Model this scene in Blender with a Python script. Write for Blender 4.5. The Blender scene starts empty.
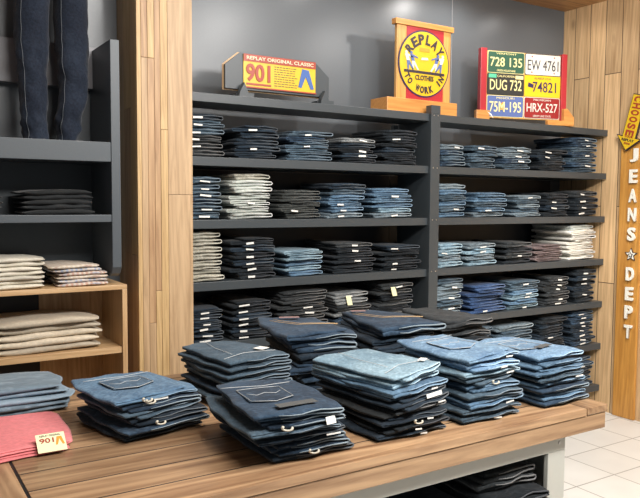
import bpy, bmesh, math, random
from mathutils import Vector, Matrix, noise
PI = math.pi
scene = bpy.context.scene
C = scene.collection
R = random.Random(7)

# ------------------------------------------------------------------ materials
def new_mat(name):
    m = bpy.data.materials.new(name); m.use_nodes = True
    nt = m.node_tree; nt.nodes.clear()
    out = nt.nodes.new('ShaderNodeOutputMaterial'); b = nt.nodes.new('ShaderNodeBsdfPrincipled')
    nt.links.new(b.outputs[0], out.inputs[0])
    return m, nt, b
def N(nt, t, **kw):
    n = nt.nodes.new(t)
    for k, v in kw.items(): setattr(n, k, v)
    return n
def plain(name, col, rough=.5, metal=0, bump=0, bscale=60, vary=.0):
    m, nt, b = new_mat(name); L = nt.links.new
    b.inputs['Base Color'].default_value = (*col, 1); b.inputs['Roughness'].default_value = rough; b.inputs['Metallic'].default_value = metal
    tc = N(nt, 'ShaderNodeTexCoord'); no = N(nt, 'ShaderNodeTexNoise'); no.inputs['Scale'].default_value = bscale; no.inputs['Detail'].default_value = 4
    L(tc.outputs['Object'], no.inputs['Vector'])
    if vary:
        mx = N(nt, 'ShaderNodeMix', data_type='RGBA', blend_type='MULTIPLY'); mx.inputs[0].default_value = 1
        rp = N(nt, 'ShaderNodeMapRange'); rp.inputs['To Min'].default_value = 1 - vary; rp.inputs['To Max'].default_value = 1 + vary
        L(no.outputs['Fac'], rp.inputs['Value']); mx.inputs[6].default_value = (*col, 1); L(rp.outputs[0], mx.inputs[7]); L(mx.outputs[2], b.inputs['Base Color'])
    if bump:
        bp = N(nt, 'ShaderNodeBump'); bp.inputs['Strength'].default_value = bump; bp.inputs['Distance'].default_value = .002
        L(no.outputs['Fac'], bp.inputs['Height']); L(bp.outputs[0], b.inputs['Normal'])
    return m
def denim(name, col, fade, amt=.5, rough=.85, crease=.45, fine=.65):
    """cotton twill: a base dye, softly washed patches, a fine weave and a little change from garment to garment"""
    m, nt, b = new_mat(name); L = nt.links.new
    b.inputs['Roughness'].default_value = rough
    try:
        b.inputs['Sheen Weight'].default_value = .12; b.inputs['Sheen Roughness'].default_value = .5
    except Exception: pass
    b.inputs['Specular IOR Level'].default_value = .15
    tc = N(nt, 'ShaderNodeTexCoord'); oi = N(nt, 'ShaderNodeObjectInfo')
    ad = N(nt, 'ShaderNodeVectorMath', operation='ADD'); sc = N(nt, 'ShaderNodeVectorMath', operation='SCALE'); sc.inputs[0].default_value = (17, 31, 11)
    L(oi.outputs['Random'], sc.inputs['Scale']); L(tc.outputs['Object'], ad.inputs[0]); L(sc.outputs[0], ad.inputs[1])
    n1 = N(nt, 'ShaderNodeTexNoise'); n1.inputs['Scale'].default_value = 7; n1.inputs['Detail'].default_value = 3; L(ad.outputs[0], n1.inputs['Vector'])
    n2 = N(nt, 'ShaderNodeTexNoise'); n2.inputs['Scale'].default_value = 110; n2.inputs['Detail'].default_value = 3; L(ad.outputs[0], n2.inputs['Vector'])
    r1 = N(nt, 'ShaderNodeMapRange'); r1.inputs['From Min'].default_value = .42; r1.inputs['From Max'].default_value = .72; r1.inputs['To Max'].default_value = amt; L(n1.outputs['Fac'], r1.inputs['Value'])
    mx = N(nt, 'ShaderNodeMix', data_type='RGBA'); mx.inputs[6].default_value = (*col, 1); mx.inputs[7].default_value = (*fade, 1); L(r1.outputs[0], mx.inputs[0])
    r2 = N(nt, 'ShaderNodeMapRange'); r2.inputs['To Min'].default_value = 1 - fine; r2.inputs['To Max'].default_value = 1 + fine; L(n2.outputs['Fac'], r2.inputs['Value'])
    r3 = N(nt, 'ShaderNodeMapRange'); r3.inputs['To Min'].default_value = .72; r3.inputs['To Max'].default_value = 1.25; L(oi.outputs['Random'], r3.inputs['Value'])
    mm = N(nt, 'ShaderNodeMath', operation='MULTIPLY'); L(r2.outputs[0], mm.inputs[0]); L(r3.outputs[0], mm.inputs[1])
    m2 = N(nt, 'ShaderNodeMix', data_type='RGBA', blend_type='MULTIPLY'); m2.inputs[0].default_value = 1; L(mx.outputs[2], m2.inputs[6]); L(mm.outputs[0], m2.inputs[7]); L(m2.outputs[2], b.inputs['Base Color'])
    n4 = N(nt, 'ShaderNodeTexNoise'); n4.inputs['Scale'].default_value = 22; n4.inputs['Detail'].default_value = 5; n4.inputs['Distortion'].default_value = 2.0; L(ad.outputs[0], n4.inputs['Vector'])
    r4 = N(nt, 'ShaderNodeMapRange'); r4.inputs['From Min'].default_value = .5; r4.inputs['From Max'].default_value = .75; r4.inputs['To Max'].default_value = crease; L(n4.outputs['Fac'], r4.inputs['Value'])
    ge = N(nt, 'ShaderNodeNewGeometry'); r5 = N(nt, 'ShaderNodeMapRange'); r5.inputs['From Min'].default_value = .53; r5.inputs['From Max'].default_value = .68; r5.inputs['To Max'].default_value = .4; L(ge.outputs['Pointiness'], r5.inputs['Value'])
    sm = N(nt, 'ShaderNodeMath', operation='ADD', use_clamp=True); L(r4.outputs[0], sm.inputs[0]); L(r5.outputs[0], sm.inputs[1])
    m6 = N(nt, 'ShaderNodeMix', data_type='RGBA'); m6.inputs[7].default_value = (*[min(.8, c * 1.6 + .02) for c in fade], 1); L(sm.outputs[0], m6.inputs[0]); L(m2.outputs[2], m6.inputs[6]); L(m6.outputs[2], b.inputs['Base Color'])
    n3 = N(nt, 'ShaderNodeTexNoise'); n3.inputs['Scale'].default_value = 28; n3.inputs['Detail'].default_value = 4; n3.inputs['Distortion'].default_value = .6; L(ad.outputs[0], n3.inputs['Vector'])
    ah = N(nt, 'ShaderNodeMath', operation='MULTIPLY_ADD'); ah.inputs[1].default_value = .15; L(n2.outputs['Fac'], ah.inputs[0]); L(n3.outputs['Fac'], ah.inputs[2])
    bp = N(nt, 'ShaderNodeBump'); bp.inputs['Strength'].default_value = .55; bp.inputs['Distance'].default_value = .006; L(ah.outputs[0], bp.inputs['Height']); L(bp.outputs[0], b.inputs['Normal'])
    return m
def wood(name, c1, c2, axis=2, rough=.45, grain=1.0, knots=.5, bump=.15, per_object=.0, planks=None, gap=(.04, .02, .01)):
    """axis: the direction the grain runs. planks: (width, length, axis across) adds board seams"""
    m, nt, b = new_mat(name); L = nt.links.new
    tc = N(nt, 'ShaderNodeTexCoord'); oi = N(nt, 'ShaderNodeObjectInfo')
    mp = N(nt, 'ShaderNodeMapping'); s = [26 * grain] * 3; s[axis] = 1.5 * grain; mp.inputs['Scale'].default_value = s
    sc = N(nt, 'ShaderNodeVectorMath', operation='SCALE'); sc.inputs[0].default_value = (13, 7, 19); L(oi.outputs['Random'], sc.inputs['Scale'])
    ad = N(nt, 'ShaderNodeVectorMath', operation='ADD'); L(tc.outputs['Object'], ad.inputs[0]); L(sc.outputs[0], ad.inputs[1])
    vec = ad.outputs[0]; fac_gap = None; tint = None
    if planks:
        w, ln, across = planks
        sp = N(nt, 'ShaderNodeSeparateXYZ'); L(tc.outputs['Object'], sp.inputs[0])
        cb = N(nt, 'ShaderNodeCombineXYZ'); L(sp.outputs[axis], cb.inputs[0]); L(sp.outputs[across], cb.inputs[1])
        br = N(nt, 'ShaderNodeTexBrick', offset=.37, offset_frequency=2); br.inputs['Scale'].default_value = 1
        br.inputs['Brick Width'].default_value = ln; br.inputs['Row Height'].default_value = w; br.inputs['Mortar Size'].default_value = .0028; br.inputs['Mortar Smooth'].default_value = .2
        br.inputs['Color1'].default_value = (0, 0, 0, 1); br.inputs['Color2'].default_value = (1, 1, 1, 1); br.inputs['Mortar'].default_value = (.5, .5, .5, 1)
        L(cb.outputs[0], br.inputs['Vector']); fac_gap = br.outputs['Fac']; tint = br.outputs['Color']
        s2 = N(nt, 'ShaderNodeVectorMath', operation='SCALE'); s2.inputs['Scale'].default_value = 23.0; L(br.outputs['Color'], s2.inputs[0])
        a2 = N(nt, 'ShaderNodeVectorMath', operation='ADD'); L(vec, a2.inputs[0]); L(s2.outputs[0], a2.inputs[1]); vec = a2.outputs[0]
    L(vec, mp.inputs['Vector'])
    n1 = N(nt, 'ShaderNodeTexNoise'); n1.inputs['Scale'].default_value = 1.6; n1.inputs['Detail'].default_value = 8; n1.inputs['Roughness'].default_value = .62; n1.inputs['Distortion'].default_value = .9; L(mp.outputs[0], n1.inputs['Vector'])
    wv = N(nt, 'ShaderNodeTexWave', bands_direction='XYZ'[((axis + 1) % 3)] if False else 'DIAGONAL'); wv.inputs['Scale'].default_value = 1.1; wv.inputs['Distortion'].default_value = 7; wv.inputs['Detail'].default_value = 4; L(mp.outputs[0], wv.inputs['Vector'])
    mxf = N(nt, 'ShaderNodeMath', operation='MULTIPLY_ADD'); mxf.inputs[1].default_value = .10; L(wv.outputs['Fac'], mxf.inputs[0])
    hf = N(nt, 'ShaderNodeMath', operation='MULTIPLY'); hf.inputs[1].default_value = .95; L(n1.outputs['Fac'], hf.inputs[0]); L(hf.outputs[0], mxf.inputs[2])
    rp = N(nt, 'ShaderNodeMapRange'); rp.inputs['From Min'].default_value = .33; rp.inputs['From Max'].default_value = .68; L(mxf.outputs[0], rp.inputs['Value'])
    mx = N(nt, 'ShaderNodeMix', data_type='RGBA'); mx.inputs[6].default_value = (*c1, 1); mx.inputs[7].default_value = (*c2, 1); L(rp.outputs[0], mx.inputs[0])
    col = mx.outputs[2]
    if knots:
        vo = N(nt, 'ShaderNodeTexVoronoi'); vo.inputs['Scale'].default_value = 1.0
        mk = N(nt, 'ShaderNodeMapping'); ks = [5.0] * 3; ks[axis] = 2.2; mk.inputs['Scale'].default_value = ks; L(vec, mk.inputs['Vector']); L(mk.outputs[0], vo.inputs['Vector'])
        kr = N(nt, 'ShaderNodeMapRange'); kr.inputs['From Min'].default_value = .03; kr.inputs['From Max'].default_value = .12; kr.inputs['To Min'].default_value = knots; kr.inputs['To Max'].default_value = 0; L(vo.outputs['Distance'], kr.inputs['Value'])
        mk2 = N(nt, 'ShaderNodeMix', data_type='RGBA'); mk2.inputs[7].default_value = (c1[0] * .3, c1[1] * .22, c1[2] * .18, 1); L(kr.outputs[0], mk2.inputs[0]); L(col, mk2.inputs[6]); col = mk2.outputs[2]
    src = None
    if tint is not None: src = tint
    elif per_object: src = oi.outputs['Random']
    if src is not None:
        rr = N(nt, 'ShaderNodeMapRange'); v = per_object or .2; rr.inputs['To Min'].default_value = 1 - v; rr.inputs['To Max'].default_value = 1 + v
        L(src, rr.inputs['Value'])
        m3 = N(nt, 'ShaderNodeMix', data_type='RGBA', blend_type='MULTIPLY'); m3.inputs[0].default_value = 1; L(col, m3.inputs[6]); L(rr.outputs[0], m3.inputs[7]); col = m3.outputs[2]
    if fac_gap is not None:
        mg = N(nt, 'ShaderNodeMix', data_type='RGBA'); mg.inputs[7].default_value = (*gap, 1); L(fac_gap, mg.inputs[0]); L(col, mg.inputs[6]); col = mg.outputs[2]
    L(col, b.inputs['Base Color']); b.inputs['Roughness'].default_value = rough
    bp = N(nt, 'ShaderNodeBump'); bp.inputs['Strength'].default_value = bump; bp.inputs['Distance'].default_value = .004; L(n1.outputs['Fac'], bp.inputs['Height']); L(bp.outputs[0], b.inputs['Normal'])
    return m
M = {}
M['wall'] = plain('grey_panel', (.113, .125, .136), .33, 0, .05, 90, .05)
M['shelf'] = plain('charcoal_laminate', (.050, .060, .067), .38, 0, .1, 120, .06)
M['unit'] = plain('grey_laminate', (.072, .085, .096), .45, 0, .1, 110, .06)
M['oak'] = wood('oak_board', (.42, .25, .115), (.62, .42, .225), 0, .4, 1.0, .15, .08)
M['oak_v'] = wood('oak_upright', (.42, .25, .115), (.62, .42, .225), 2, .4, 1.0, .15, .08)
M['table'] = wood('acacia_plank', (.19, .10, .052), (.50, .32, .18), 0, .3, .55, .45, .1, per_object=.26)
M['table_y'] = wood('acacia_end_plank', (.19, .10, .052), (.50, .32, .18), 1, .3, .55, .45, .1, per_object=.12)
M['pillar_a'] = wood('pillar_board_brown', (.30, .165, .08), (.50, .32, .17), 2, .5, .8, .5, .2)
M['pillar_b'] = wood('pillar_board_golden', (.42, .26, .11), (.62, .43, .21), 2, .5, 1.3, .3, .2)
M['pillar_c'] = wood('pillar_board_pale', (.36, .23, .12), (.56, .385, .22), 2, .5, .9, .6, .2)
M['plank_wall'] = wood('plank_wall', (.47, .29, .14), (.73, .50, .27), 2, .5, .8, .45, .2, per_object=.2, planks=(.137, 1.55, 1))
M['ceiling_wood'] = wood('ceiling_wood', (.36, .17, .06), (.58, .33, .14), 0, .4, .7, .3, .1, per_object=.1, planks=(.3, 3, 1))
M['pine'] = wood('varnished_pine', (.48, .24, .065), (.66, .38, .12), 2, .32, .8, .5, .08)
M['pine_x'] = wood('varnished_pine_block', (.50, .20, .05), (.66, .32, .09), 0, .32, .8, .5, .08)
M['board'] = wood('orange_pine_board', (.42, .18, .035), (.62, .31, .07), 2, .35, .8, .5, .1)
M['white_metal'] = plain('cream_lacquer', (.52, .52, .47), .35, 0, .03, 40, .03)
M['screw'] = plain('steel', (.6, .6, .6), .3, .9)
M['shade_back'] = plain('blue_black_shade', (.016, .020, .027), .5)  # shelf shade put into the colour of the added back sheets
M['black'] = plain('black_paint', (.012, .012, .014), .5)
M['paper'] = plain('white_paper', (.8, .8, .76), .6, 0, .05, 50, .05)
M['tagpaper'] = plain('cream_card', (.78, .76, .48), .6, 0, .05, 50, .05)
M['tan'] = plain('tan_leather', (.42, .26, .14), .6, 0, .3, 200, .1)
M['patch'] = plain('worn_grey_patch', (.10, .105, .105), .6, 0, .3, 150, .5)
M['patch_pink'] = plain('rosy_leather_patch', (.30, .19, .18), .6, 0, .3, 150, .2)
M['cord'] = plain('cotton_cord', (.62, .58, .48), .8)
M['stitch'] = plain('ochre_thread', (.5, .34, .18), .7)
M['stitch_w'] = plain('pale_thread', (.5, .52, .52), .7)
M['yellow'] = plain('yellow_enamel', (.70, .46, .02), .35)
M['pyellow'] = plain('plate_yellow', (.8, .52, .02), .35)
M['red'] = plain('red_enamel', (.42, .025, .035), .35)
M['red2'] = plain('sign_red', (.36, .05, .022), .4)
M['navy'] = plain('navy_enamel', (.03, .02, .09), .35)
M['blue'] = plain('blue_print', (.05, .12, .36), .5)
M['plblue'] = plain('plate_blue', (.1, .15, .36), .4)
M['green'] = plain('plate_green', (.03, .1, .06), .4)
M['mint'] = plain('sticker_green', (.1, .5, .3), .4)
M['pblack'] = plain('plate_black', (.03, .03, .028), .4)
M['maroon'] = plain('plate_maroon', (.3, .02, .02), .4)
M['pwhite'] = plain('plate_white', (.68, .68, .6), .4)
M['lyellow'] = plain('pale_yellow_paint', (.85, .75, .35), .4)
M['cream'] = plain('cream_paint', (.8, .72, .5), .4)
M['orange'] = plain('orange_paint', (.8, .3, .03), .4)
M['letter'] = plain('white_letter', (.85, .83, .74), .4)
M['ink'] = plain('ink', (.03, .02, .03), .5)
DEN = {   # name: (dye, faded, amount, words)
 'navy': ((.009, .017, .028), (.020, .036, .054), .6, 'dark navy'),
 'black': ((.006, .009, .012), (.012, .018, .024), .6, 'near-black'),
 'deep': ((.014, .028, .050), (.042, .078, .125), .6, 'deep indigo'),
 'indigo': ((.010, .014, .024), (.020, .028, .044), .6, 'dark indigo'),
 'slate': ((.034, .058, .082), (.075, .115, .15), .6, 'slate blue'),
 'mid': ((.055, .105, .17), (.12, .205, .29), .6, 'mid-blue'),
 'vivid': ((.018, .042, .11), (.045, .09, .19), .6, 'vivid blue'),
 'mist': ((.16, .22, .27), (.27, .35, .42), .6, 'pale grey-blue'),
 'light': ((.13, .21, .27), (.27, .38, .44), .6, 'light blue'),
 'sky': ((.12, .21, .33), (.25, .38, .50), .7, 'washed sky-blue'),
 'greyblue': ((.11, .15, .18), (.2, .25, .28), .6, 'grey-blue'),
 'char': ((.016, .019, .021), (.038, .043, .046), .6, 'charcoal'),
 'olive': ((.028, .032, .032), (.05, .055, .05), .6, 'dark olive-grey'),
 'grey': ((.12, .13, .135), (.22, .23, .23), .6, 'faded grey'),
 'sage': ((.38, .42, .38), (.60, .64, .58), .6, 'pale sage'),
 'khaki': ((.26, .25, .20), (.4, .39, .33), .5, 'khaki'),
 'white': ((.72, .70, .62), (.82, .80, .73), .5, 'off-white'),
 'mauve': ((.12, .085, .085), (.22, .17, .165), .6, 'mauve-brown'),
 'beige': ((.48, .41, .31), (.62, .55, .43), .5, 'beige'),
 'cream': ((.60, .56, .46), (.74, .71, .60), .4, 'cream'),
 'pink': ((.58, .16, .17), (.68, .25, .25), .5, 'pink'),
 'shirtdark': ((.018, .020, .022), (.03, .033, .033), .5, 'dark grey'),
}
for k, v in DEN.items():
    M['d_' + k] = denim('denim_' + k, v[0], v[1], v[2] if k not in ('beige', 'cream', 'pink', 'white', 'sage') else .3, fine=.25 if k in ('beige', 'cream', 'pink', 'white', 'sage', 'mist') else .65, crease=.08 if k in ('indigo', 'beige', 'cream', 'pink', 'shirtdark') else .45)
    mx = [min(.75, c * 1.3 + .085) for c in v[1]]
    M['s_' + k] = plain('seam_' + k, mx, .8)
M['s_navy'] = plain('seam_navy_grey', (.10, .115, .13), .8); M['s_black'] = plain('seam_black_grey', (.06, .065, .075), .8)
M['s_char'] = plain('seam_char', (.17, .17, .17), .8); M['s_deep'] = plain('seam_deep', (.24, .30, .34), .8)
def plaid(name, a, b2, c):
    m, nt, b = new_mat(name); L = nt.links.new
    tc = N(nt, 'ShaderNodeTexCoord'); out = None; col = (*a, 1)
    w1 = N(nt, 'ShaderNodeTexWave', bands_direction='X'); w1.inputs['Scale'].default_value = 11; w2 = N(nt, 'ShaderNodeTexWave', bands_direction='Y'); w2.inputs['Scale'].default_value = 14
    L(tc.outputs['Object'], w1.inputs['Vector']); L(tc.outputs['Object'], w2.inputs['Vector'])
    m1 = N(nt, 'ShaderNodeMix', data_type='RGBA'); m1.inputs[6].default_value = (*a, 1); m1.inputs[7].default_value = (*b2, 1); L(w1.outputs['Fac'], m1.inputs[0])
    m2 = N(nt, 'ShaderNodeMix', data_type='RGBA'); m2.inputs[7].default_value = (*c, 1); L(m1.outputs[2], m2.inputs[6])
    r = N(nt, 'ShaderNodeMapRange'); r.inputs['From Min'].default_value = .6; r.inputs['To Max'].default_value = .8; L(w2.outputs['Fac'], r.inputs['Value']); L(r.outputs[0], m2.inputs[0])
    L(m2.outputs[2], b.inputs['Base Color']); b.inputs['Roughness'].default_value = .85
    return m
M['plaid1'] = plaid('plaid_cream_blue', (.6, .55, .47), (.30, .36, .5), (.62, .56, .5))
M['plaid2'] = plaid('plaid_cream_rust', (.62, .56, .48), (.5, .3, .22), (.4, .42, .5))
M['plaid3'] = plaid('plaid_sand', (.6, .52, .4), (.66, .6, .52), (.45, .3, .25))

# floor tiles
def tiles():
    m, nt, b = new_mat('ceramic_floor_tiles'); L = nt.links.new
    tc = N(nt, 'ShaderNodeTexCoord'); mp = N(nt, 'ShaderNodeMapping'); mp.inputs['Location'].default_value = (-3.95 + .335 * 20, -2.84 + .335 * 20, 0)
    br = N(nt, 'ShaderNodeTexBrick', offset=0, squash=1); br.inputs['Scale'].default_value = 1; br.inputs['Brick Width'].default_value = .335; br.inputs['Row Height'].default_value = .335
    br.inputs['Mortar Size'].default_value = .0042; br.inputs['Mortar Smooth'].default_value = .3
    br.inputs['Color1'].default_value = (.62, .61, .575, 1); br.inputs['Color2'].default_value = (.68, .67, .635, 1); br.inputs['Mortar'].default_value = (.28, .265, .24, 1)
    L(tc.outputs['Object'], mp.inputs['Vector']); L(mp.outputs[0], br.inputs['Vector'])
    no = N(nt, 'ShaderNodeTexNoise'); no.inputs['Scale'].default_value = 4; no.inputs['Detail'].default_value = 5; L(tc.outputs['Object'], no.inputs['Vector'])
    r = N(nt, 'ShaderNodeMapRange'); r.inputs['To Min'].default_value = .88; r.inputs['To Max'].default_value = 1.1; L(no.outputs['Fac'], r.inputs['Value'])
    mx = N(nt, 'ShaderNodeMix', data_type='RGBA', blend_type='MULTIPLY'); mx.inputs[0].default_value = 1; L(br.outputs['Color'], mx.inputs[6]); L(r.outputs[0], mx.inputs[7]); L(mx.outputs[2], b.inputs['Base Color'])
    b.inputs['Roughness'].default_value = .35
    bp = N(nt, 'ShaderNodeBump', invert=True); bp.inputs['Strength'].default_value = .4; bp.inputs['Distance'].default_value = .002; L(br.outputs['Fac'], bp.inputs['Height']); L(bp.outputs[0], b.inputs['Normal'])
    return m
M['tiles'] = tiles()

# ------------------------------------------------------------------ mesh helpers
def link(name, me, mat=None, parent=None, loc=None):
    o = bpy.data.objects.new(name, me); C.objects.link(o)
    if mat is not None:
        if me.materials: pass
        else: me.materials.append(mat)
    if parent: o.parent = parent
    if loc: o.location = loc
    return o
def from_bm(name, bm, mat, parent=None, loc=None, smooth=False):
    me = bpy.data.meshes.new(name); bm.normal_update(); bm.to_mesh(me); bm.free()
    if smooth:
        for p in me.polygons: p.use_smooth = True
    return link(name, me, mat, parent, loc)
def add_box(bm, a, b, bev=0):
    b2 = bmesh.new(); bmesh.ops.create_cube(b2, size=1)
    for v in b2.verts:
        v.co = Vector([(a[i] + b[i]) / 2 + v.co[i] * (b[i] - a[i]) for i in range(3)])
    if bev: bmesh.ops.bevel(b2, geom=list(b2.edges), offset=bev, segments=2, affect='EDGES', profile=.6)
    tmp = bpy.data.meshes.new('t'); b2.to_mesh(tmp); b2.free(); bm.from_mesh(tmp); bpy.data.meshes.remove(tmp)
def box(name, a, b, mat, parent=None, bev=.002, loc=None):
    bm = bmesh.new(); add_box(bm, a, b, bev); return from_bm(name, bm, mat, parent, loc)
def prism(name, pts, y0, y1, mat, parent=None, bev=0, plane='XZ', loc=None):
    """extrude a polygon drawn in XZ (or XY / YZ) along the third axis"""
    bm = bmesh.new()
    def P(p, t): return {'XZ': (p[0], t, p[1]), 'XY': (p[0], p[1], t), 'YZ': (t, p[0], p[1])}[plane]
    A = [bm.verts.new(P(p, y0)) for p in pts]; B = [bm.verts.new(P(p, y1)) for p in pts]
    bm.faces.new(A); bm.faces.new(list(reversed(B)))
    n = len(pts)
    for i in range(n): bm.faces.new((A[i], B[i], B[(i + 1) % n], A[(i + 1) % n]))
    bmesh.ops.recalc_face_normals(bm, faces=bm.faces)
    if bev: bmesh.ops.bevel(bm, geom=list(bm.edges), offset=bev, segments=1, affect='EDGES')
    return from_bm(name, bm, mat, parent, loc)
def add_tube(bm, pts, r, seg=5, closed=False):
    rings = []; n = len(pts); pts = [Vector(p) for p in pts]
    for i, p in enumerate(pts):
        t = (pts[min(i + 1, n - 1)] - pts[max(i - 1, 0)])
        if t.length < 1e-9: t = Vector((1, 0, 0))
        t.normalize(); up = Vector((0, 1, 0)) if abs(t.y) < .9 else Vector((0, 0, 1))
        a = t.cross(up).normalized(); b = t.cross(a)
        rr = r(i / (n - 1)) if callable(r) else r
        rings.append([bm.verts.new(p + a * math.cos(2 * PI * k / seg) * rr + b * math.sin(2 * PI * k / seg) * rr) for k in range(seg)])
    for i in range(n - 1):
        for k in range(seg):
            bm.faces.new((rings[i][k], rings[i][(k + 1) % seg], rings[i + 1][(k + 1) % seg], rings[i + 1][k]))
    bm.faces.new(rings[0]); bm.faces.new(list(reversed(rings[-1])))
def tube(name, pts, r, mat, parent=None, seg=6):
    bm = bmesh.new(); add_tube(bm, pts, r, seg); bmesh.ops.recalc_face_normals(bm, faces=bm.faces); return from_bm(name, bm, mat, parent, smooth=True)
def disc(name, c, r, y0, y1, mat, parent=None, n=48):
    return prism(name, [(c[0] + r * math.cos(2 * PI * i / n), c[1] + r * math.sin(2 * PI * i / n)) for i in range(n)], y0, y1, mat, parent)
def thing(name, label, cat, loc=(0, 0, 0), rz=0, group=None):
    o = bpy.data.objects.new(name, None); C.objects.link(o); o.location = loc; o.rotation_euler = (0, 0, rz); o.empty_display_size = .1
    o['label'] = label; o['category'] = cat
    if group: o['group'] = group
    return o
def tag(o, label, cat, group=None):
    o['label'] = label; o['category'] = cat
    if group: o['group'] = group
    return o
def struct(o): o['kind'] = 'structure'; return o
def text(name, s, mat, parent, mtx, w=None, h=None, depth=.002, bold=0.0):
    """lettering as a mesh: centred on its own box, fitted to w x h, laid out by mtx (x right, y up, z out of the face)"""
    cu = bpy.data.curves.new(name, 'FONT'); cu.body = s; cu.size = 1; cu.extrude = .02; cu.offset = bold; cu.resolution_u = 3
    to = bpy.data.objects.new(name, cu); C.objects.link(to); dg = bpy.context.evaluated_depsgraph_get()
    me = bpy.data.meshes.new_from_object(to.evaluated_get(dg)); bpy.data.objects.remove(to); bpy.data.curves.remove(cu)
    xs = [v.co.x for v in me.vertices]; ys = [v.co.y for v in me.vertices]
    x0, x1, y0, y1 = min(xs), max(xs), min(ys), max(ys)
    sy = (h / (y1 - y0)) if h else None; sx = (w / (x1 - x0)) if w else None
    if sx is None: sx = sy
    if sy is None: sy = sx
    for v in me.vertices:
        v.co = mtx @ Vector(((v.co.x - (x0 + x1) / 2) * sx, (v.co.y - (y0 + y1) / 2) * sy, v.co.z / .02 * depth / 2))
    me.materials.clear(); return link(name, me, mat, parent)
def face_xz(x, y, z, rot=0):    # a face looking towards -Y
    return Matrix.Translation((x, y, z)) @ Matrix(((1, 0, 0, 0), (0, 0, -1, 0), (0, 1, 0, 0), (0, 0, 0, 1))) @ Matrix.Rotation(rot, 4, 'Z')
def face_yz(x, y, z, rot=0):    # a face looking towards -X: its right is -Y
    return Matrix.Translation((x, y, z)) @ Matrix(((0, 0, -1, 0), (-1, 0, 0, 0), (0, 1, 0, 0), (0, 0, 0, 1))) @ Matrix.Rotation(rot, 4, 'Z')

# ------------------------------------------------------------------ the room
H = 3.07
WX, WY = 4.666, 3.81
def wallbox(name, a, b, mat): return struct(box(name, a, b, mat, bev=0))
wallbox('floor', (-2.5, -1.5, -.1), (WX + .1, WY + .1, 0), M['tiles'])
wallbox('ceiling', (-2.5, -1.5, H), (WX + .1, WY + .1, H + .1), M['ceiling_wood'])
wallbox('wall_back', (1.25, WY, 0), (WX + .1, WY + .1, H), M['wall'])
wallbox('wall_left', (-2.5, 3.5, 0), (1.05, WY + .1, H), M['wall'])
wallbox('wall_right', (WX, -1.5, 0), (WX + .1, WY + .1, H), M['plank_wall'])
struct(box('trim_1', (3.4845, WY - .004, 2.12), (3.4885, WY, H), plain('panel_joint', (.3, .3, .31), .3), bev=0))
struct(box('trim_2', (-2.5, 3.44, 2.092), (.94, 3.5, 2.285), plain('rail_panel', (.2, .195, .21), .4, 0, .05, 60, .05)))
# pillar clad in reclaimed boards
pil = bpy.data.objects.new('pillar', None); C.objects.link(pil); pil['kind'] = 'structure'
box('core', (1.05, 3.22, 0), (1.3, WY, H), M['pillar_a'], pil, bev=0)
def cladding(x0, x1, cuts, mats):
    zs = [0] + cuts + [H]
    for i in range(len(zs) - 1):
        box('plank', (x0 + .0006, 3.205 + .001 * (i % 2), zs[i] + .0008), (x1 - .0006, 3.225, zs[i + 1] - .0008), mats[i % len(mats)], pil, bev=.0015)
cladding(1.041, 1.062, [], [M['pillar_b']])
cladding(1.062, 1.092, [2.22], [M['pillar_c'], M['pillar_a']])
cladding(1.092, 1.124, [1.0, 2.22], [M['pillar_c'], M['pillar_a'], M['pillar_b']])
cladding(1.124, 1.152, [1.15], [M['pillar_b'], M['pillar_a']])
cladding(1.152, 1.187, [1.9], [M['pillar_b'], M['pillar_b']])
cladding(1.187, 1.309, [1.6], [M['pillar_c'], M['pillar_c']])
for y0, y1, cuts, mm in ((3.226, 3.3, [1.32], 'pillar_c'), (3.3, 3.4, [2.0], 'pillar_a'), (3.4, 3.5, [], 'pillar_c')):
    zs = [0] + cuts + [H]
    for i in range(len(zs) - 1):
        box('plank', (1.041, y0, zs[i] + .0008), (1.052, y1 - .001, zs[i + 1] - .0008), M[mm if i % 2 == 0 else 'pillar_b'], pil, bev=.0015)
        box('plank', (1.298, y0, zs[i] + .0008), (1.309, y1 - .001, zs[i + 1] - .0008), M['pillar_c'], pil, bev=.0015)

# ------------------------------------------------------------------ wall shelving behind the table
SZ = [2.115 - .32 * k for k in range(7)]
YF = 3.383
sh = thing('wall_shelving', 'charcoal wall shelving with a centre upright, full of folded jeans', 'shelving', (1.309, YF, 0))
def inv(parent): # children keep world coordinates
    return Matrix.Translation(-Vector(parent.location))
def shift(o, parent):
    o.location = -Vector(parent.location); return o
for k, z in enumerate(SZ):
    dy = .26 if k == 0 else .418
    for xa, xb in ((1.31, 2.925), (2.998, WX - .003)):
        shift(box('shelf_board', (xa, YF, z - .045), (xb, YF + dy, z), M['shelf'], sh, bev=.002), sh)
shift(box('upright', (2.925, YF - .022, 0), (2.998, YF + .3, 2.1145), M['shelf'], sh, bev=.002), sh)
shift(box('upright_tip', (2.925, YF - .022, 2.1148), (2.998, YF + .03, 2.165), M['shelf'], sh, bev=.002), sh)
shift(box('back_rail', (2.888, YF + .3, 1.98), (2.9245, YF + .33, 2.068), M['shelf'], sh, bev=.002), sh)
shift(box('back_panel', (1.31, WY - .0085, .02), (2.95, WY - .0005, SZ[1] - .05), M['shade_back'], sh, bev=0), sh)  # added near-black sheets, painted shade behind the lower rows
shift(box('back_panel', (2.952, WY - .0085, .02), (WX - .12, WY - .0005, SZ[1] - .05), M['shade_back'], sh, bev=0), sh)
bm = bmesh.new()
for k in range(0, 5):
    for x in (2.945, 2.977):
        o = prism('screw', [(x + .0035 * math.cos(i * PI / 5), SZ[k] - .012 + .0035 * math.sin(i * PI / 5)) for i in range(10)], YF - .0245, YF - .021, M['screw'], sh); shift(o, sh)
bm.free()

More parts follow.
